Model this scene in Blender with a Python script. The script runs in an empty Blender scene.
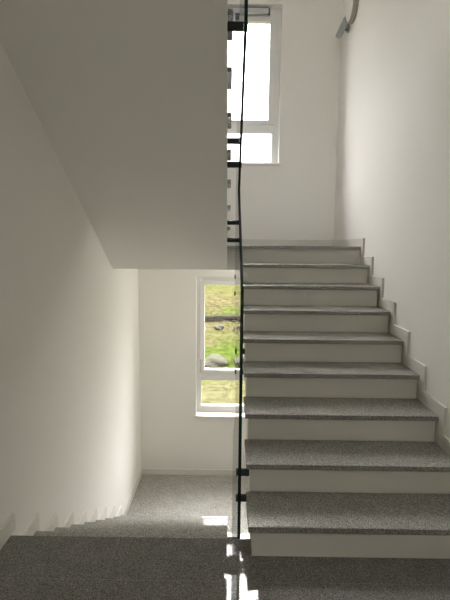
import bpy, bmesh, math, random
from mathutils import Vector, Matrix

random.seed(7)
scene = bpy.context.scene
C = scene.collection

# ------------------------------------------------------------------ camera
F_PX, YAW, PITCH, ROLL, EYE = 432.0, 0.00866, -0.12641, 0.009, 1.5043
cam_data = bpy.data.cameras.new('camera')
cam_data.sensor_fit = 'HORIZONTAL'
cam_data.sensor_width = 36.0
cam_data.lens = F_PX / 450.0 * 36.0
cam_data.clip_start = 0.02
cam = bpy.data.objects.new('camera', cam_data)
C.objects.link(cam)
fw0 = Vector((-math.sin(YAW), math.cos(YAW), 0))
rt0 = Vector((math.cos(YAW), math.sin(YAW), 0))
up0 = Vector((0, 0, 1))
fw = fw0 * math.cos(PITCH) + up0 * math.sin(PITCH)
up1 = up0 * math.cos(PITCH) - fw0 * math.sin(PITCH)
rt = rt0 * math.cos(ROLL) + up1 * math.sin(ROLL)
up = up1 * math.cos(ROLL) - rt0 * math.sin(ROLL)
m = Matrix((rt, up, -fw)).transposed().to_4x4()
m.translation = Vector((0, 0, EYE))
cam.matrix_world = m
scene.camera = cam

# ------------------------------------------------------------------ world: bright overcast sky
world = bpy.data.worlds.new('overcast_sky')
scene.world = world
world.use_nodes = True
wn = world.node_tree.nodes
wl = world.node_tree.links
bg = wn['Background']
tc = wn.new('ShaderNodeTexCoord')
# overcast: dim near the horizon, bright higher up
SKY_LOW, SKY_HIGH = 4.5, 60.0
sep = wn.new('ShaderNodeSeparateXYZ')
wl.new(tc.outputs['Generated'], sep.inputs[0])
glow = wn.new('ShaderNodeMapRange'); glow.interpolation_type = 'SMOOTHSTEP'
glow.inputs[1].default_value = .08; glow.inputs[2].default_value = .85
glow.inputs[3].default_value = SKY_LOW; glow.inputs[4].default_value = SKY_HIGH
wl.new(sep.outputs['Z'], glow.inputs[0])
wl.new(glow.outputs[0], bg.inputs['Strength'])
bg.inputs['Color'].default_value = (1.0, .982, .978, 1)

vs = scene.view_settings
vs.view_transform = 'Standard'
vs.look = 'None'
vs.gamma = 1.0
vs.use_curve_mapping = False
vs.exposure = 0.0
scene.cycles.use_denoising = True
scene.cycles.max_bounces = 16
scene.cycles.diffuse_bounces = 10
scene.cycles.transparent_max_bounces = 24
scene.cycles.sample_clamp_indirect = 6.0

# ------------------------------------------------------------------ materials
def new_mat(name):
    mt = bpy.data.materials.new(name)
    mt.use_nodes = True
    return mt, mt.node_tree.nodes, mt.node_tree.links, mt.node_tree.nodes['Principled BSDF']

def plain(name, col, rough=0.5, metal=0.0, spec=0.5):
    mt, n, l, b = new_mat(name)
    b.inputs['Base Color'].default_value = (*col, 1)
    b.inputs['Roughness'].default_value = rough
    b.inputs['Metallic'].default_value = metal
    b.inputs['Specular IOR Level'].default_value = spec
    return mt

def plaster(name, col, rough=0.85, bump=0.08, spec=0.25):
    mt, n, l, b = new_mat(name)
    t = n.new('ShaderNodeTexCoord')
    nz = n.new('ShaderNodeTexNoise')
    nz.inputs['Scale'].default_value = 1.3
    nz.inputs['Detail'].default_value = 4
    l.new(t.outputs['Object'], nz.inputs['Vector'])
    mx = n.new('ShaderNodeMix'); mx.data_type = 'RGBA'
    mx.inputs[6].default_value = (col[0] * .97, col[1] * .97, col[2] * .965, 1)
    mx.inputs[7].default_value = (col[0] * 1.02, col[1] * 1.02, col[2] * 1.02, 1)
    l.new(nz.outputs['Fac'], mx.inputs[0])
    l.new(mx.outputs[2], b.inputs['Base Color'])
    nf = n.new('ShaderNodeTexNoise')
    nf.inputs['Scale'].default_value = 160
    nf.inputs['Detail'].default_value = 3
    l.new(t.outputs['Object'], nf.inputs['Vector'])
    bp = n.new('ShaderNodeBump')
    bp.inputs['Strength'].default_value = bump
    bp.inputs['Distance'].default_value = 0.004
    l.new(nf.outputs['Fac'], bp.inputs['Height'])
    l.new(bp.outputs[0], b.inputs['Normal'])
    b.inputs['Roughness'].default_value = rough
    b.inputs['Specular IOR Level'].default_value = spec
    return mt

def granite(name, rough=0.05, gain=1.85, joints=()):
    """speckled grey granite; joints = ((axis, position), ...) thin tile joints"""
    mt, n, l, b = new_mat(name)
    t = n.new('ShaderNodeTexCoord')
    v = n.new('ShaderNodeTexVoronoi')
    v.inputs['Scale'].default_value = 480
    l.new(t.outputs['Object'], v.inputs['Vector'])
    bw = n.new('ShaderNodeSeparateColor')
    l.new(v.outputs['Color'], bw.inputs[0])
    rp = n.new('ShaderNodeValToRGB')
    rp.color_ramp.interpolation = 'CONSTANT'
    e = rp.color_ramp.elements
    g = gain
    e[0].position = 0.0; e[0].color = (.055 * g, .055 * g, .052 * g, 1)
    e[1].position = 0.22; e[1].color = (.15 * g, .148 * g, .138 * g, 1)
    for p_, c_ in ((0.5, .21), (0.74, .28), (0.92, .38)):
        k = e.new(p_); k.color = (c_ * g, c_ * .985 * g, c_ * .93 * g, 1)
    l.new(bw.outputs[0], rp.inputs[0])
    nz = n.new('ShaderNodeTexNoise')
    nz.inputs['Scale'].default_value = 9
    nz.inputs['Detail'].default_value = 6
    l.new(t.outputs['Object'], nz.inputs['Vector'])
    mr = n.new('ShaderNodeMapRange')
    mr.inputs[1].default_value = .3; mr.inputs[2].default_value = .7
    mr.inputs[3].default_value = .93; mr.inputs[4].default_value = 1.07
    l.new(nz.outputs['Fac'], mr.inputs[0])
    mul = n.new('ShaderNodeMix'); mul.data_type = 'RGBA'; mul.blend_type = 'MULTIPLY'
    mul.inputs[0].default_value = 1
    l.new(rp.outputs[0], mul.inputs[6])
    l.new(mr.outputs[0], mul.inputs[7])
    out = mul.outputs[2]
    if joints:
        sp = n.new('ShaderNodeSeparateXYZ')
        l.new(t.outputs['Object'], sp.inputs[0])
        for ax, pos in joints:
            s = n.new('ShaderNodeMath'); s.operation = 'COMPARE'
            s.inputs[1].default_value = pos; s.inputs[2].default_value = 0.0012
            l.new(sp.outputs[ax], s.inputs[0])
            mj = n.new('ShaderNodeMix'); mj.data_type = 'RGBA'
            mj.inputs[7].default_value = (.29, .285, .26, 1)
            l.new(s.outputs[0], mj.inputs[0])
            l.new(out, mj.inputs[6])
            out = mj.outputs[2]
    l.new(out, b.inputs['Base Color'])
    b.inputs['Roughness'].default_value = rough
    b.inputs['Specular IOR Level'].default_value = 0.28
    return mt

def clear_glass(name, tint, rough=0.0):
    mt, n, l, b = new_mat(name)
    n.remove(b)
    out = n['Material Output']
    tr = n.new('ShaderNodeBsdfTransparent'); tr.inputs[0].default_value = (*tint, 1)
    gl = n.new('ShaderNodeBsdfGlossy'); gl.inputs['Roughness'].default_value = rough
    fr = n.new('ShaderNodeFresnel'); fr.inputs['IOR'].default_value = 1.45
    # same reflectance from either side of the sheet (no total internal reflection inside a thin pane)
    ge = n.new('ShaderNodeNewGeometry')
    io = n.new('ShaderNodeMapRange')
    io.inputs[3].default_value = 1.45; io.inputs[4].default_value = 1 / 1.45
    l.new(ge.outputs['Backfacing'], io.inputs[0]); l.new(io.outputs[0], fr.inputs['IOR'])
    mx = n.new('ShaderNodeMixShader')
    l.new(fr.outputs[0], mx.inputs[0])
    l.new(tr.outputs[0], mx.inputs[1])
    l.new(gl.outputs[0], mx.inputs[2])
    l.new(mx.outputs[0], out.inputs[0])
    return mt

M_WALL = plaster('white_wall_paint', (.90, .887, .862))
M_SOFFIT = plaster('white_soffit_paint', (.90, .887, .862))
M_RISER = plaster('white_riser_paint', (.80, .785, .74), rough=.6, bump=.03)
M_SKIRT = plain('pale_skirting', (.76, .745, .70), rough=.35)
M_GRAN = granite('polished_granite')
M_GRANH = granite('honed_granite', rough=.26, gain=1.72)
M_GRANF = granite('polished_granite_tiles_shaded', rough=.03, gain=1.08, joints=(('Y', 1.772), ('X', -.55), ('X', .33)))  # same granite darkened: the near landing's weak light put into its colour
M_GRANL = granite('polished_granite_landing_lit', rough=.05, gain=2.0, joints=(('X', -.3), ('X', .33)))  # same granite lightened: the lower landing's stronger light put into its colour
M_PVC = plain('white_window_plastic', (.80, .80, .79), rough=.3)
M_SILL = plain('white_sill', (.85, .84, .81), rough=.25)
M_HANDLE = plain('grey_handle_metal', (.50, .50, .49), rough=.35, metal=.3)
M_ACT = plain('silver_opener_metal', (.55, .56, .58), rough=.4, metal=.5)
M_ACTD = plain('dark_opener_plastic', (.10, .11, .13), rough=.5)
M_PANE = clear_glass('window_glass', (.985, .985, .98))
M_GLASS = clear_glass('balustrade_glass', (.975, .99, .983))
M_EDGE = plain('dark_green_glass_edge', (.012, .032, .026), rough=.15)
M_STEEL = plain('dark_anodised_metal', (.030, .032, .036), rough=.45, metal=.3)
M_LAMPW = plain('white_lamp_cover', (.86, .85, .82), rough=.35)
M_LAMPR = plain('taupe_lamp_rim', (.30, .265, .235), rough=.45)
M_GREY = plain('grey_fixture_plastic', (.40, .41, .41), rough=.5)
M_GREYD = plain('dark_fixture_plastic', (.25, .25, .25), rough=.5)
M_STONE = plaster('pale_field_stone', (.0225, .0220, .0165), bump=.5, spec=0)
M_BLOCK = plaster('grey_wall_stone', (.0135, .0118, .0096), bump=.5, spec=0)

def grass_mat():
    mt, n, l, b = new_mat('dry_spring_grass')
    t = n.new('ShaderNodeTexCoord')
    sp = n.new('ShaderNodeSeparateXYZ'); l.new(t.outputs['Object'], sp.inputs[0])
    nz = n.new('ShaderNodeTexNoise'); nz.inputs['Scale'].default_value = 1.1; nz.inputs['Detail'].default_value = 9
    nz.inputs['Roughness'].default_value = .7
    l.new(t.outputs['Object'], nz.inputs['Vector'])
    # distance bands along the slope, broken up by noise
    ad = n.new('ShaderNodeMath'); ad.operation = 'MULTIPLY_ADD'
    ad.inputs[1].default_value = 3.4
    l.new(nz.outputs['Fac'], ad.inputs[0]); l.new(sp.outputs['Y'], ad.inputs[2])
    mr = n.new('ShaderNodeMapRange')
    mr.inputs[1].default_value = 6.0; mr.inputs[2].default_value = 22.0
    l.new(ad.outputs[0], mr.inputs[0])
    rp = n.new('ShaderNodeValToRGB')
    e = rp.color_ramp.elements
    straw = (.0225, .0215, .0105); lush = (.0120, .0165, .0034); olive = (.0185, .0188, .0068); tan = (.0200, .0172, .0090)
    def st(y): return (y + 1.7 - 6.0) / 16.0
    e[0].position = st(6.5); e[0].color = (*straw, 1)
    e[1].position = st(20.0); e[1].color = (*straw, 1)
    for y_, c_ in ((9.5, straw), (10.6, lush), (12.0, lush), (13.0, tan), (14.2, lush), (15.2, tan), (16.6, olive)):
        k = e.new(st(y_)); k.color = (*c_, 1)
    l.new(mr.outputs[0], rp.inputs[0])
    n2 = n.new('ShaderNodeTexNoise'); n2.inputs['Scale'].default_value = 9; n2.inputs['Detail'].default_value = 6
    l.new(t.outputs['Object'], n2.inputs['Vector'])
    m2 = n.new('ShaderNodeMapRange'); m2.inputs[1].default_value = .3; m2.inputs[2].default_value = .7
    m2.inputs[3].default_value = .5; m2.inputs[4].default_value = 1.5
    l.new(n2.outputs['Fac'], m2.inputs[0])
    mul = n.new('ShaderNodeMix'); mul.data_type = 'RGBA'; mul.blend_type = 'MULTIPLY'; mul.inputs[0].default_value = 1
    l.new(rp.outputs[0], mul.inputs[6]); l.new(m2.outputs[0], mul.inputs[7])
    l.new(mul.outputs[2], b.inputs['Base Color'])
    b.inputs['Roughness'].default_value = .95
    b.inputs['Specular IOR Level'].default_value = 0.0
    return mt
M_GRASS = grass_mat()

# ------------------------------------------------------------------ mesh helpers
def add_box(bm, x0, x1, y0, y1, z0, z1, bev=0.0, seg=2, mi=0):
    v = [bm.verts.new((x, y, z)) for z in (z0, z1) for y in (y0, y1) for x in (x0, x1)]
    fs = [bm.faces.new([v[i] for i in q]) for q in
          ((0, 2, 3, 1), (4, 5, 7, 6), (0, 1, 5, 4), (1, 3, 7, 5), (3, 2, 6, 7), (2, 0, 4, 6))]
    for f in fs:
        f.material_index = mi
    if bev > 0:
        es = list({e for f in fs for e in f.edges})
        bmesh.ops.bevel(bm, geom=es, offset=bev, segments=seg, profile=.5, affect='EDGES')
    return fs

def add_prism(bm, pts, x0, x1, mi=0):
    """pts = (Y, Z) outline, swept from x0 to x1"""
    a = [bm.verts.new((x0, y, z)) for y, z in pts]
    b = [bm.verts.new((x1, y, z)) for y, z in pts]
    n = len(pts)
    side = []
    cap = [bm.faces.new(a), bm.faces.new(list(reversed(b)))]
    for i in range(n):
        side.append(bm.faces.new((a[i], b[i], b[(i + 1) % n], a[(i + 1) % n])))
    for f in cap + side:
        f.material_index = mi
    return cap, side

def add_cyl(bm, p0, p1, r, seg=24, bev=0.0, r2=None):
    p0, p1 = Vector(p0), Vector(p1)
    d = p1 - p0
    q = d.to_track_quat('Z', 'Y').to_matrix().to_4x4()
    q.translation = (p0 + p1) / 2
    res = bmesh.ops.create_cone(bm, cap_ends=True, segments=seg, radius1=r, radius2=r if r2 is None else r2,
                                depth=d.length, matrix=q)
    if bev > 0:
        vs_ = set(res['verts'])
        es = [e for e in bm.edges if e.verts[0] in vs_ and e.verts[1] in vs_
              and any(len(f.verts) > 4 for f in e.link_faces)]
        bmesh.ops.bevel(bm, geom=es, offset=bev, segments=3, profile=.5, affect='EDGES')

def add_lathe(bm, prof, mat4, seg=48):
    """prof = (radius, height) list around local Z"""
    rings = []
    for r, h in prof:
        if r < 1e-6:
            rings.append([bm.verts.new(mat4 @ Vector((0, 0, h)))])
        else:
            rings.append([bm.verts.new(mat4 @ Vector((r * math.cos(2 * math.pi * i / seg), r * math.sin(2 * math.pi * i / seg), h))) for i in range(seg)])
    for a, b in zip(rings, rings[1:]):
        for i in range(seg):
            j = (i + 1) % seg
            if len(a) == 1 and len(b) == 1: continue
            if len(a) == 1: bm.faces.new((a[0], b[i], b[j]))
            elif len(b) == 1: bm.faces.new((a[i], b[0], a[j]))
            else: bm.faces.new((a[i], b[i], b[j], a[j]))

def obj(name, bm, mats, parent=None, smooth=False):
    bmesh.ops.recalc_face_normals(bm, faces=bm.faces[:])
    me = bpy.data.meshes.new(name)
    bm.to_mesh(me); bm.free()
    for mt in (mats if isinstance(mats, (list, tuple)) else [mats]):
        me.materials.append(mt)
    if smooth:
        for p_ in me.polygons: p_.use_smooth = True
    o = bpy.data.objects.new(name, me)
    C.objects.link(o)
    if parent is not None:
        o.parent = parent
        o.matrix_parent_inverse = Matrix.Translation(-parent.location)
    return o

def tag(o, label, cat, group=None, kind=None):
    o['label'] = label; o['category'] = cat
    if group: o['group'] = group
    if kind: o['kind'] = kind
    return o

def thing(name, loc, label, cat, group=None, kind=None):
    o = bpy.data.objects.new(name, None)
    o.empty_display_size = .1
    o.location = loc
    C.objects.link(o)
    return tag(o, label, cat, group, kind)

def box_obj(name, mats, parent, *a, bev=0.0):
    bm = bmesh.new(); add_box(bm, *a, bev=bev)
    return obj(name, bm, mats, parent)

# ------------------------------------------------------------------ dimensions (metres)
R_ = 0.167                     # riser height
D1, T_ = 1.9144, 0.28363         # first nosing of the flight going up, its going
E0, TL = 2.0606, 0.27137         # landing edge on the left, going of the flight down
XL, XR = -1.13, 1.276          # wall faces
SK = 0.014                     # skirting thickness
SKH = 0.078                    # skirting height
YB = 5.361                      # face of the window wall
XA0, XA1 = 0.125, XR - SK - .001    # flight up: body
XB1 = -0.020                   # flight down / flight overhead: body right side
TH, OV = 0.03, 0.022            # tread thickness, nosing overhang
ZU, ZD = 9 * R_, -9 * R_
YC0 = 4.20                     # first riser face of the flight overhead
YF = -1.7                      # wall behind the camera

# window openings: (x0, x1, z0, z1)
W_UP = (-0.409, 0.585, 2.462, 4.258)
W_LO = (-0.409, 0.585, -0.708, 1.115)

# ------------------------------------------------------------------ setting
def structure(name, bm, mats, label, cat):
    return tag(obj(name, bm, mats), label, cat, kind='structure')

bm = bmesh.new(); add_box(bm, XL - .25, XL, YF - .2, YB + .35, ZD - .25, 6.1)
structure('wall_left', bm, M_WALL, 'plain white wall on the left beside the flight down', 'wall')
bm = bmesh.new(); add_box(bm, XR, XR + .25, YF - .2, YB + .35, ZD - .25, 6.1)
structure('wall_right', bm, M_WALL, 'plain white wall on the right beside the flight up', 'wall')
bm = bmesh.new()
xs = [XL, W_UP[0], W_UP[1], XR]
zs = [ZD - .25, W_LO[2], W_LO[3], W_UP[2], W_UP[3], 6.1]
for i in range(3):
    for k in range(5):
        if i == 1 and k in (1, 3): continue
        add_box(bm, xs[i], xs[i + 1], YB, YB + .35, zs[k], zs[k + 1])
bmesh.ops.remove_doubles(bm, verts=bm.verts[:], dist=1e-5)
seen = {}
for f in bm.faces[:]:
    key = tuple(sorted(v.index for v in f.verts)); seen.setdefault(key, []).append(f)
bm.verts.index_update()
seen = {}
for f in bm.faces[:]:
    seen.setdefault(tuple(sorted(v.index for v in f.verts)), []).append(f)
dead = [f for fs in seen.values() if len(fs) > 1 for f in fs]
bmesh.ops.delete(bm, geom=dead, context='FACES_ONLY')
structure('wall_back', bm, M_WALL, 'white end wall with two windows one above the other', 'wall')
bm = bmesh.new()
DX0, DX1, DZ1 = -.45, .55, 2.1          # added door, unseen behind the camera
W_FR = (DX0, DX1, 3.9, 5.5)             # added opening in the storey above, unseen, lets fill light in
add_box(bm, XL, DX0, YF - .2, YF, -.25, 6.1)
add_box(bm, DX1, XR, YF - .2, YF, -.25, 6.1)
add_box(bm, DX0, DX1, YF - .2, YF, DZ1, W_FR[2])
add_box(bm, DX0, DX1, YF - .2, YF, W_FR[3], 6.1)
add_box(bm, DX0, DX1, YF - .2, YF, -.25, 0)
structure('wall_front', bm, M_WALL, 'white wall behind the landing the picture is taken from', 'wall')
bm = bmesh.new(); add_box(bm, XL, XR, 1.75, 1.88, ZD, -.24)
structure('wall_under', bm, M_WALL, 'white wall below the edge of the near landing', 'wall')
bm = bmesh.new(); add_box(bm, XL, XR, YF, YB, 5.85, 6.1)
structure('ceiling', bm, M_WALL, 'white ceiling over the stairwell', 'ceiling')
bm = bmesh.new(); add_box(bm, XL, XR, YF, 2.03, 2.75, 3.006)
structure('ceiling', bm, M_WALL, 'white underside of the next landing above the near landing', 'ceiling')

def landing(name, y0, y1, ztop, nose0, mat, label, slab_bottom, slab0, slab1):
    t = thing(name, (0, (y0 + y1) / 2, ztop), label, 'floor', kind='structure')
    bm = bmesh.new(); add_box(bm, XL, XR, y0, y1, ztop - TH, ztop, bev=.002)
    obj('granite_paving', bm, mat, t)
    bm = bmesh.new(); add_box(bm, XL, XR, slab0, slab1, slab_bottom, ztop - TH)
    obj('landing_slab', bm, M_SOFFIT, t)
    return t
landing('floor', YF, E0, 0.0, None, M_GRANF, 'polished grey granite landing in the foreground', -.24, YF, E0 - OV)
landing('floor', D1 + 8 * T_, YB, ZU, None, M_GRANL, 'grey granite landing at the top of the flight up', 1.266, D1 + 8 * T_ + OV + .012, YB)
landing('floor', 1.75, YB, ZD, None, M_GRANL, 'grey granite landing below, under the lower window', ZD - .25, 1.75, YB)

# baseboards (stepped pieces belong to the flights' skirtings below)
def baseboard(name, boxes, label):
    bm = bmesh.new()
    for b_ in boxes: add_box(bm, *b_, bev=.002)
    structure(name, bm, M_SKIRT, label, 'baseboard')
baseboard('baseboard_back', [(XL, XR, YB - SK, YB, ZD, ZD + SKH)], 'pale baseboard under the lower window')
baseboard('baseboard_back', [(XL, XR, YB - SK, YB, ZU, ZU + SKH)], 'pale baseboard on the end wall of the upper landing')
baseboard('baseboard_left', [(XL, XL + SK, E0 + 8 * TL + .02, YB - SK, ZD, ZD + SKH)], 'pale baseboard on the left wall of the lower landing')
baseboard('baseboard_left', [(XL, XL + SK, YF, E0 + .05, 0, SKH + .015)], 'pale baseboard on the left wall of the near landing')
baseboard('baseboard_right', [(XR - SK, XR, YF, D1 - .05, 0, SKH)], 'pale baseboard on the right wall of the near landing')

# ------------------------------------------------------------------ flights
SOFF_A = -1.31                              # flight up: z of soffit = SOFF_A + slope * y
SL_A = R_ / T_
def flight_up():
    t = thing('stair_flight', (.7, D1 + OV, 0), 'granite stair flight climbing away on the right with white risers', 'stairs')
    pts = [(D1 + OV + .012, 0.0)]
    for k in range(1, 9):
        y = D1 + (k - 1) * T_ + OV + .012
        pts.append((y, k * R_ - TH)); pts.append((y + T_, k * R_ - TH))
    yend = D1 + 8 * T_ + OV
    pts[-1] = (yend - .001, 8 * R_ - TH)
    pts.append((yend - .001, SOFF_A + SL_A * yend))
    pts.append((E0 - .001 + .002, SOFF_A + SL_A * E0))
    pts.append((E0 + .001, 0.0))
    bm = bmesh.new(); add_prism(bm, pts, XA0 + .001, XA1)
    obj('stair_slab', bm, M_SOFFIT, t)
    for k in range(1, 10):
        y = D1 + (k - 1) * T_
        z0 = (k - 1) * R_
        zt = k * R_ - TH
        box_obj('riser', M_RISER, t, XA0, XR - SK - .012, y + OV, y + OV + .0115, z0 + .0005, zt - .0005)
        if k < 9:
            box_obj('tread', M_GRANH, t, .105, XR - SK, y, y + T_ + OV, k * R_ - TH, k * R_, bev=.003)
    return t
flight_up()

def flight_down():
    t = thing('stair_flight', (-.6, E0, 0), 'granite stair flight going down on the left towards the lower window', 'stairs')
    pts = []
    y = E0 - OV
    pts.append((y + .001, -TH))
    pts.append((y + .001, -R_ - TH))
    for k in range(1, 9):
        yr = E0 + k * TL - OV - .012
        pts.append((yr, -k * R_ - TH))
        pts.append((yr, max(-(k + 1) * R_ - TH, ZD)))
    sl = R_ / TL
    pts[-1] = (pts[-1][0], ZD)
    yb = E0 - OV + .001
    zs_ = -.45
    pts.append((yb + (-ZD + zs_) / sl, ZD))
    pts.append((yb, zs_))
    bm = bmesh.new(); add_prism(bm, pts, XL + SK + .001, XB1)
    obj('stair_slab', bm, M_SOFFIT, t)
    for k in range(0, 9):
        ye = E0 + k * TL
        z1 = -k * R_ - TH
        z0 = -(k + 1) * R_
        y0_ = ye - OV - (.0115 if k else -.0015)
        box_obj('riser', M_RISER, t, XL + SK + .012, XB1, y0_, y0_ + .0115, z0 + .0005, z1 - .0005)
        if k > 0:
            box_obj('tread', M_GRAN, t, XL + SK, .008, ye - TL - OV + .014, ye, -k * R_ - TH, -k * R_, bev=.003)
    return t
flight_down()

def flight_over():
    t = thing('stair_flight', (-.6, YC0, ZU), 'upper stair flight overhead on the left seen from its white underside', 'stairs')
    pts = [(YC0, ZU)]
    for k in range(1, 9):
        y = YC0 - (k - 1) * TL
        pts.append((y, ZU + k * R_ - TH)); pts.append((y - TL, ZU + k * R_ - TH))
    yend = 2.03
    pts[-1] = (yend + .001, pts[-1][1])
    sl = (2.474 - 1.266) / (4.20 - 2.267)
    def so(y): return 1.266 + sl * (4.20 - y)
    pts.append((yend + .001, so(yend)))
    pts.append((YC0, 1.266))
    bm = bmesh.new(); add_prism(bm, pts, XL + .001, XB1)
    obj('stair_slab', bm, M_SOFFIT, t)
    for k in range(1, 9):
        y = YC0 - (k - 1) * TL
        box_obj('riser', M_RISER, t, XL + SK + .012, XB1, y + .0005, y + .0115, ZU + (k - 1) * R_ + .0005, ZU + k * R_ - TH - .0005)
        box_obj('tread', M_GRAN, t, XL + SK, .008, max(y - TL + .014, 2.032), y + OV, ZU + k * R_ - TH, ZU + k * R_, bev=.003)
    return t
flight_over()

# stepped skirtings along both walls
def skirting_right():
    t = thing('stepped_skirting', (XR, D1, 0), 'pale stepped skirting climbing the right wall beside the flight up', 'skirting')
    for k in range(1, 10):
        y = D1 + (k - 1) * T_ - .060
        yr = D1 + (k - 1) * T_ + OV
        zl = (k - 1) * R_
        zt = k * R_ + SKH
        y2 = D1 + k * T_ - .060 if k < 9 else YB - SK
        zprev = zl + (SKH if k > 1 else SKH)
        # L-shaped tile: upright along the riser, flat run along the tread
        pts = [(y, zprev), (y, zt), (y2 - .0008, zt), (y2 - .0008, k * R_ + .0005), (yr + .0005, k * R_ + .0005), (yr + .0005, zl + .0005)]
        if k == 1:
            pts[0] = (y, .0005); pts[-1] = (yr, .0005)
        else:
            pts = [(y, zprev)] + pts[1:-1] + [(yr + .0005, zprev)]
        bm = bmesh.new(); add_prism(bm, pts, XR - SK, XR - .0005)
        bmesh.ops.bevel(bm, geom=[e for e in bm.edges if all(abs(v.co.x - (XR - SK)) < 1e-5 for v in e.verts)], offset=.0025, segments=1, affect='EDGES')
        obj('skirting_tile', bm, M_SKIRT, t)
skirting_right()

def skirting_left():
    t = thing('stepped_skirting', (XL, E0, 0), 'pale stepped skirting descending the left wall beside the flight down', 'skirting')
    for k in range(1, 9):
        ya = E0 + (k - 1) * TL + .0508
        yb = E0 + k * TL + .05
        zt = -k * R_ + SKH
        zl = -(k + 1) * R_ + SKH
        yn = E0 + k * TL
        if k == 1:
            pass
        pts = [(ya, zt), (yb, zt), (yb, zl), (yn - OV + .001, zl), (yn - OV + .001, -k * R_ - .03), (yn - OV+.001, -k * R_ + .0005), (ya, -k * R_ + .0005)]
        pts.pop(4)
        if k == 8:
            pts[2] = (yb, ZD + .0005); pts[3] = (yn - OV + .001, ZD + .0005)
        bm = bmesh.new(); add_prism(bm, pts, XL + .0005, XL + SK)
        bmesh.ops.bevel(bm, geom=[e for e in bm.edges if all(abs(v.co.x - (XL + SK)) < 1e-5 for v in e.verts)], offset=.0025, segments=1, affect='EDGES')
        obj('skirting_tile', bm, M_SKIRT, t)
skirting_left()

# ------------------------------------------------------------------ windows
def double_pane(parent, x0, x1, y, z0, z1):
    bm = bmesh.new()
    add_box(bm, x0, x1, y, y + .004, z0, z1)
    add_box(bm, x0, x1, y + .020, y + .024, z0, z1)
    obj('window_pane', bm, M_PANE, parent)

def window(name, W, zr, label, opener):
    x0, x1, z0, z1 = W
    yf = YB + .10                      # room-side face of the frame
    t = thing(name, ((x0 + x1) / 2, yf, z0), label, 'window', kind='structure')
    dep = .075
    fl, fr_, g = .052, .071, .012
    zbot = max(zr, z0) + .022
    bm = bmesh.new()
    add_box(bm, x0, x0 + fl, yf, yf + dep, zbot, z1, bev=.004)
    add_box(bm, x1 - fr_, x1, yf, yf + dep, zbot, z1, bev=.004)
    add_box(bm, x0 + fl, x1 - fr_, yf, yf + dep, zr + 1.755, z1, bev=.004)
    add_box(bm, x0 + fl, x1 - fr_, yf, yf + dep, zbot, zr + .11, bev=.004)
    add_box(bm, x0 + fl, x1 - fr_, yf, yf + dep, zr + .471, zr + .58, bev=.004)
    obj('window_frame', bm, M_PVC, t)
    # fixed lower pane and its glazing bead
    za, zb = zr + .11, zr + .471
    bm = bmesh.new()
    xa, xb = x0 + fl, x1 - fr_
    add_box(bm, xa, xa + g, yf + .012, yf + .05, za, zb)
    add_box(bm, xb - g, xb, yf + .012, yf + .05, za, zb)
    add_box(bm, xa + g, xb - g, yf + .012, yf + .05, za, za + g)
    add_box(bm, xa + g, xb - g, yf + .012, yf + .05, zb - g, zb)
    obj('glazing_bead', bm, M_PVC, t)
    double_pane(t, xa + g, xb - g, yf + .022, za + g, zb - g)
    # opening sash above
    sa = bmesh.new()
    sx0, sx1, sz0, sz1 = x0 + .036, x1 - .052, zr + .553, zr + 1.768
    swl, swr, sh = .066, .080, .055
    ys = yf - .016
    add_box(sa, sx0, sx0 + swl, ys, ys + .07, sz0, sz1, bev=.005)
    add_box(sa, sx1 - swr, sx1, ys, ys + .07, sz0, sz1, bev=.005)
    add_box(sa, sx0 + swl, sx1 - swr, ys, ys + .07, sz0, sz0 + sh, bev=.005)
    add_box(sa, sx0 + swl, sx1 - swr, ys, ys + .07, sz1 - sh, sz1, bev=.005)
    sash = obj('opening_sash', sa, M_PVC, t)
    double_pane(sash, sx0 + swl, sx1 - swr, ys + .024, sz0 + sh, sz1 - sh)
    sw = swl
    # handle on the left stile
    hb = bmesh.new()
    hx = sx0 + sw * .38
    hz = sz0 + .155
    add_box(hb, hx - .014, hx + .014, ys - .008, ys, hz - .035, hz + .035, bev=.003)
    add_cyl(hb, (hx, ys - .008, hz), (hx, ys - .04, hz), .008, 12)
    add_box(hb, hx - .010, hx + .010, ys - .048, ys - .034, hz - .125, hz + .012, bev=.004)
    obj('window_handle', hb, M_HANDLE, sash)
    # inner sill and reveal edge bead
    bm = bmesh.new()
    add_box(bm, x0 - .025, x1 + .025, YB - .025, YB, z0 - .002, z0 + .022, bev=.004)
    add_box(bm, x0, x1, YB - .001, yf + dep, z0 - .002, z0 + .03, bev=.003)
    obj('window_sill', bm, M_SILL, t)
    if opener:
        op = bmesh.new()
        add_box(op, -.26, .435, ys - .05, ys, sz1 + .012, sz1 + .072, bev=.006)
        oo = obj('window_opener', op, M_ACT, t)
        oo['label'] = 'silver motor bar'
        br = bmesh.new()
        add_box(br, .045, .10, ys - .058, ys - .001, sz1 - .05, sz1 + .011, bev=.004)
        add_box(br, .428, .446, ys - .052, ys, sz1 + .010, sz1 + .074, bev=.003)
        obj('opener_bracket', br, M_ACTD, oo)
window('window_1', W_UP, 2.397, 'white framed window on the upper landing with a motor bar', True)
window('window_2', W_LO, -.708, 'white framed window on the lower landing looking onto grass', False)

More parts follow.
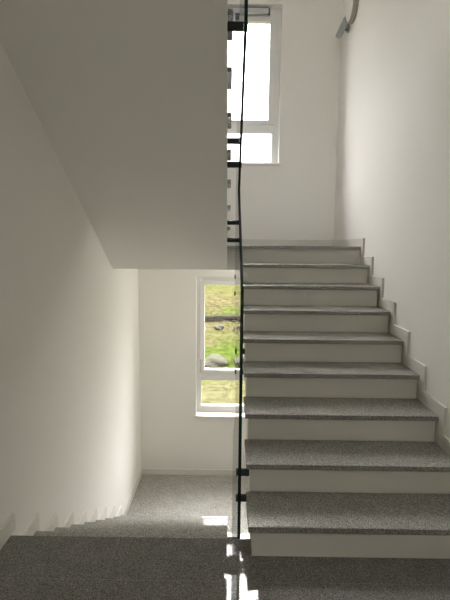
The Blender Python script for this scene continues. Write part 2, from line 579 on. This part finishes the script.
def added_door():
    t = thing('added_door_1', ((DX0 + DX1) / 2, YF, 0), 'added white door, unseen behind the near landing', 'door', kind='structure')
    w = .06
    bm = bmesh.new()
    y0, y1 = YF - .16, YF - .02
    add_box(bm, DX0, DX0 + w, y0, y1, 0, DZ1, bev=.004)
    add_box(bm, DX1 - w, DX1, y0, y1, 0, DZ1, bev=.004)
    add_box(bm, DX0 + w, DX1 - w, y0, y1, DZ1 - w, DZ1, bev=.004)
    obj('door_frame', bm, M_PVC, t)
    box_obj('door_leaf', M_PVC, t, DX0 + w + .002, DX1 - w - .002, YF - .12, YF - .07, .006, DZ1 - w - .002, bev=.003)
    bm = bmesh.new(); add_cyl(bm, (DX1 - .13, YF - .072, 1.03), (DX1 - .13, YF - .02, 1.03), .011, 16)
    add_cyl(bm, (DX1 - .12, YF - .025, 1.03), (DX1 - .26, YF - .025, 1.03), .010, 16)
    obj('door_handle', bm, M_HANDLE, t)
added_door()

def added_front_window():  # added window out of view, brightens the upper stairwell
    x0, x1, z0, z1 = W_FR
    t = thing('added_window_3', ((x0 + x1) / 2, YF, z0), 'added white framed window, unseen above and behind the viewer, for fill light', 'window', kind='structure')
    w, y0, y1 = .07, YF - .17, YF - .10
    bm = bmesh.new()
    add_box(bm, x0, x0 + w, y0, y1, z0, z1, bev=.004)
    add_box(bm, x1 - w, x1, y0, y1, z0, z1, bev=.004)
    add_box(bm, x0 + w, x1 - w, y0, y1, z1 - w, z1, bev=.004)
    add_box(bm, x0 + w, x1 - w, y0, y1, z0, z0 + w, bev=.004)
    obj('window_frame', bm, M_PVC, t)
    box_obj('window_pane', M_PANE, t, x0 + w, x1 - w, y0 + .03, y0 + .04, z0 + w, z1 - w)
added_front_window()

FILL_CEIL_W, FILL_LOW_W = 9.5, 9.5  # strengths of the two added fill lamps, both out of view
def fill_ceiling_lamp():  # unseen lamp added to brighten the near landing and risers
    loc = (-.1, -.8, 2.75)
    t = thing('fill_ceiling_lamp', loc, 'added round ceiling lamp, unseen, fill light above the near landing', 'lamp')
    q = Matrix.Rotation(math.pi, 4, 'X'); q.translation = Vector(loc)
    bm = bmesh.new(); add_lathe(bm, [(0, 0), (.17, 0), (.175, .004), (.175, .05), (.16, .055), (.16, .04), (0, .04)], q)
    obj('lamp_housing', bm, M_LAMPR, t)
    bm = bmesh.new(); add_lathe(bm, [(0, .0405), (.158, .0405), (.158, .05), (.12, .062), (0, .068)], q)
    obj('lamp_cover', bm, M_LAMPW, t, smooth=True)
    ld = bpy.data.lights.new('fill_light', 'AREA'); ld.shape = 'DISK'; ld.size = .3
    ld.energy = FILL_CEIL_W; ld.color = (1.0, .93, .82)
    lo = bpy.data.objects.new('fill_light', ld); C.objects.link(lo)
    lo.parent = t; lo.location = (0, 0, -.075)
fill_ceiling_lamp()

# ------------------------------------------------------------------ glass balustrades in the well
GX0, GX1 = .057, .073
def glass_panel(outline, label, fixings, side):
    ys = [p_[0] for p_ in outline]; zs_ = [p_[1] for p_ in outline]
    t = thing('glass_balustrade', ((GX0 + GX1) / 2, min(ys), min(zs_)), label, 'balustrade')
    bm = bmesh.new()
    cap, edge = add_prism(bm, outline, GX0, GX1)
    for f in edge: f.material_index = 1
    obj('glass_pane', bm, [M_GLASS, M_EDGE], t)
    for y, z in fixings:
        bm = bmesh.new()
        if side > 0:
            add_cyl(bm, (GX1, y, z), (XA0 + .0005, y, z), .021, 20, bev=.002)
        else:
            add_cyl(bm, (XB1 + .0005, y, z), (GX0, y, z), .021, 20, bev=.002)
        s = obj('standoff', bm, M_STEEL, t)
        bm = bmesh.new()
        if side > 0:
            add_cyl(bm, (GX0 - .006, y, z), (GX0, y, z), .021, 20, bev=.002)
        else:
            add_cyl(bm, (GX1, y, z), (GX1 + .006, y, z), .021, 20, bev=.002)
        obj('standoff_cap', bm, M_STEEL, s)
    return t

YN = 2.085
def lo_bot(y): return -1.40 + .59 * y
def lo_top(y): return .05 + .59 * y
def up_bot(y): return 1.45 + .59 * (3.9 - y)
ycr = (1.45 + .59 * 3.9 - .05) / 1.18
up_fix, lo_fix = [], []
for y, z in ((2.30, .078), (3.15, .565), (4.0, 1.06)):
    lo_fix += [(y, z), (y, z + .155)]
for y in (2.217, 3.05, 3.9):
    z = 1.55 + .59 * (3.9 - y)
    up_fix += [(y, z), (y, z + .155)]
glass_panel([(YN, lo_bot(YN)), (YN, lo_top(YN)), (ycr, lo_top(ycr) - .003), (4.19, up_bot(4.19) - .003), (4.19, lo_bot(4.19))],
            'clear glass balustrade with green edge beside the flight up', lo_fix, +1)
glass_panel([(4.19, up_bot(4.19)), (YN, up_bot(YN)), (YN, up_bot(YN) + 1.35), (4.19, up_bot(4.19) + 1.45)],
            'clear glass balustrade hung beside the flight overhead', up_fix, -1)
def dn_bot(y): return up_bot(y) - 3.006
ycd = (.05 + .59 * 0 + 1.45 + .59 * 3.9 - 3.006 + 1.45 + 1.35) / 1.18
dn_fix = [(y, z - 3.006) for y, z in up_fix]
ycd = 2.95
glass_panel([(YN, dn_bot(YN)), (YN, lo_bot(YN) - .003), (ycd, lo_bot(ycd) - .003), (4.19, lo_bot(ycd) - .59 * (4.19 - ycd)), (4.19, max(dn_bot(4.19), ZD + .005))],
            'clear glass balustrade down in the well beside the flight down', [(y, z - .05) for y, z in dn_fix], -1)

# ------------------------------------------------------------------ wall fittings near the upper corner
def wall_lamp(loc, nrm, r, label, mats, thick, watts=0):
    z = Vector(nrm).normalized()
    q = z.to_track_quat('Z', 'Y').to_matrix().to_4x4()
    q.translation = Vector(loc)
    t = thing('wall_lamp', loc, label, 'lamp')
    bm = bmesh.new()
    add_lathe(bm, [(0, 0), (r * .97, 0), (r, .004), (r, thick - .006), (r - .006, thick), (r - .014, thick), (r - .014, thick - .012), (0, thick - .012)], q)
    obj('lamp_housing', bm, mats[0], t, smooth=False)
    bm = bmesh.new()
    prof = [(0, thick - .0115), (r - .015, thick - .0115)] + [((r - .015) * math.cos(a), thick - .004 + .02 * math.sin(a)) for a in [math.pi / 2 * i / 10 for i in range(0, 11)]]
    add_lathe(bm, prof, q)
    obj('lamp_cover', bm, mats[1], t, smooth=True)
    if watts:
        ld = bpy.data.lights.new('fill_light', 'AREA'); ld.shape = 'DISK'; ld.size = r * 1.8
        ld.energy = watts; ld.color = (1.0, .95, .86)
        lo = bpy.data.objects.new('fill_light', ld); C.objects.link(lo)
        lo.parent = t
        lo.rotation_euler = (-z).to_track_quat('Z', 'Y').to_euler()
        lo.location = z * (thick + .025)
    return t
wall_lamp((XR, 4.84, 3.965), (-1, 0, 0), .148, 'round white wall lamp with taupe rim high on the right wall', (M_LAMPR, M_LAMPW), .055)
wall_lamp((XR, 4.80, .86), (-1, 0, 0), .148, 'added round wall lamp, fill light for the lower landing, unseen behind the flight up', (M_LAMPR, M_LAMPW), .055, FILL_LOW_W)  # added lamp, hidden by the stairs, brightens the lower landing and soffit

def tilted_fixture():
    base = Vector((XR, 5.06, 3.845))
    t = thing('wall_spotlight', base, 'tilted round grey fitting in the upper right corner behind the wall lamp', 'lamp')
    nrm = Vector((-math.cos(math.radians(24)), 0, math.sin(math.radians(24))))
    q = nrm.to_track_quat('Z', 'Y').to_matrix().to_4x4()
    ctr = base + Vector((-.044, 0, .012))
    q.translation = ctr
    bm = bmesh.new()
    r, th = .10, .055
    add_lathe(bm, [(0, -.01), (r * .8, -.006), (r, .01), (r, th - .006), (r - .006, th), (r - .016, th), (r - .018, th - .008), (0, th - .008)], q)
    obj('lamp_head', bm, M_GREY, t)
    bm = bmesh.new()
    add_cyl(bm, base + Vector((-.0005, 0, 0)), base + Vector((-.010, 0, 0)), .03, 24, bev=.003)
    add_cyl(bm, base + Vector((-.012, 0, 0)), ctr, .016, 16)
    obj('wall_bracket', bm, M_GREYD, t)
tilted_fixture()

# ------------------------------------------------------------------ outside
def gz(x, y):
    z = -1.62
    if y > 11.0:
        z += .26 * (y - 11.0) if y < 34 else .26 * 23 + .05 * (y - 34)
    z = min(z, 3.4)
    z += .05 * math.sin(1.7 * x + .6 * y) + .04 * math.sin(2.9 * y - 1.1 * x) + .02 * math.sin(7.1 * x + 5.3 * y)
    return z
bm = bmesh.new()
NX, NY = 90, 150
gv = [[bm.verts.new((-16 + 32 * i / NX, YB + .36 + 34 * j / NY, 0)) for i in range(NX + 1)] for j in range(NY + 1)]
for row in gv:
    for v in row:
        v.co.z = gz(v.co.x, v.co.y) + random.uniform(-.012, .012)
for j in range(NY):
    for i in range(NX):
        bm.faces.new((gv[j][i], gv[j][i + 1], gv[j + 1][i + 1], gv[j + 1][i]))
gr = obj('grass_slope', bm, M_GRASS, smooth=True)
tag(gr, 'grassy slope seen through the lower window', 'ground', kind='structure')

def rock(x, y, s, label, mat=None):
    bm = bmesh.new()
    bmesh.ops.create_icosphere(bm, subdivisions=3, radius=1)
    ph = random.uniform(0, 9)
    for v in bm.verts:
        c = v.co.copy()
        k = 1 + .16 * math.sin(3.1 * c.x + ph) * math.cos(2.7 * c.y - ph) + .10 * math.sin(5 * c.z + 4 * c.x + ph)
        v.co = Vector((c.x * s[0] * k, c.y * s[1] * k, c.z * s[2] * k))
    o = obj('boulder', bm, mat or M_STONE, smooth=False)
    o.location = (x, y, gz(x, y) + s[2] * .35)
    tag(o, label, 'rock', group='boulders on the slope outside')
rock(-.36, 11.0, (.36, .25, .20), 'wide pale boulder on the grass, low left in the lower window')
rock(.36, 11.1, (.22, .22, .20), 'pale boulder low in the lower window, next to the glass balustrade edge')
rock(-.30, 13.05, (.14, .12, .10), 'small pale stone lying before the low stone wall, left in the lower window')
rock(.30, 13.0, (.14, .12, .10), 'small pale stone lying before the low stone wall, next to the balustrade edge')

bm = bmesh.new()
x = -4.0
while x < 4.0:
    w = random.uniform(.18, .36)
    for lv in range(2):
        h = random.uniform(.09, .17)
        ox = random.uniform(0, .12) * lv
        yy = 13.45 + random.uniform(-.03, .03)
        z = gz(x, 13.45) - .05 + lv * .11
        add_box(bm, x + ox, x + ox + w - .015, yy, yy + .30, z, z + h, bev=.025)
    x += w
sw = obj('stone_wall', bm, M_BLOCK)
tag(sw, 'low grey stone wall across the slope outside the lower window', 'wall')
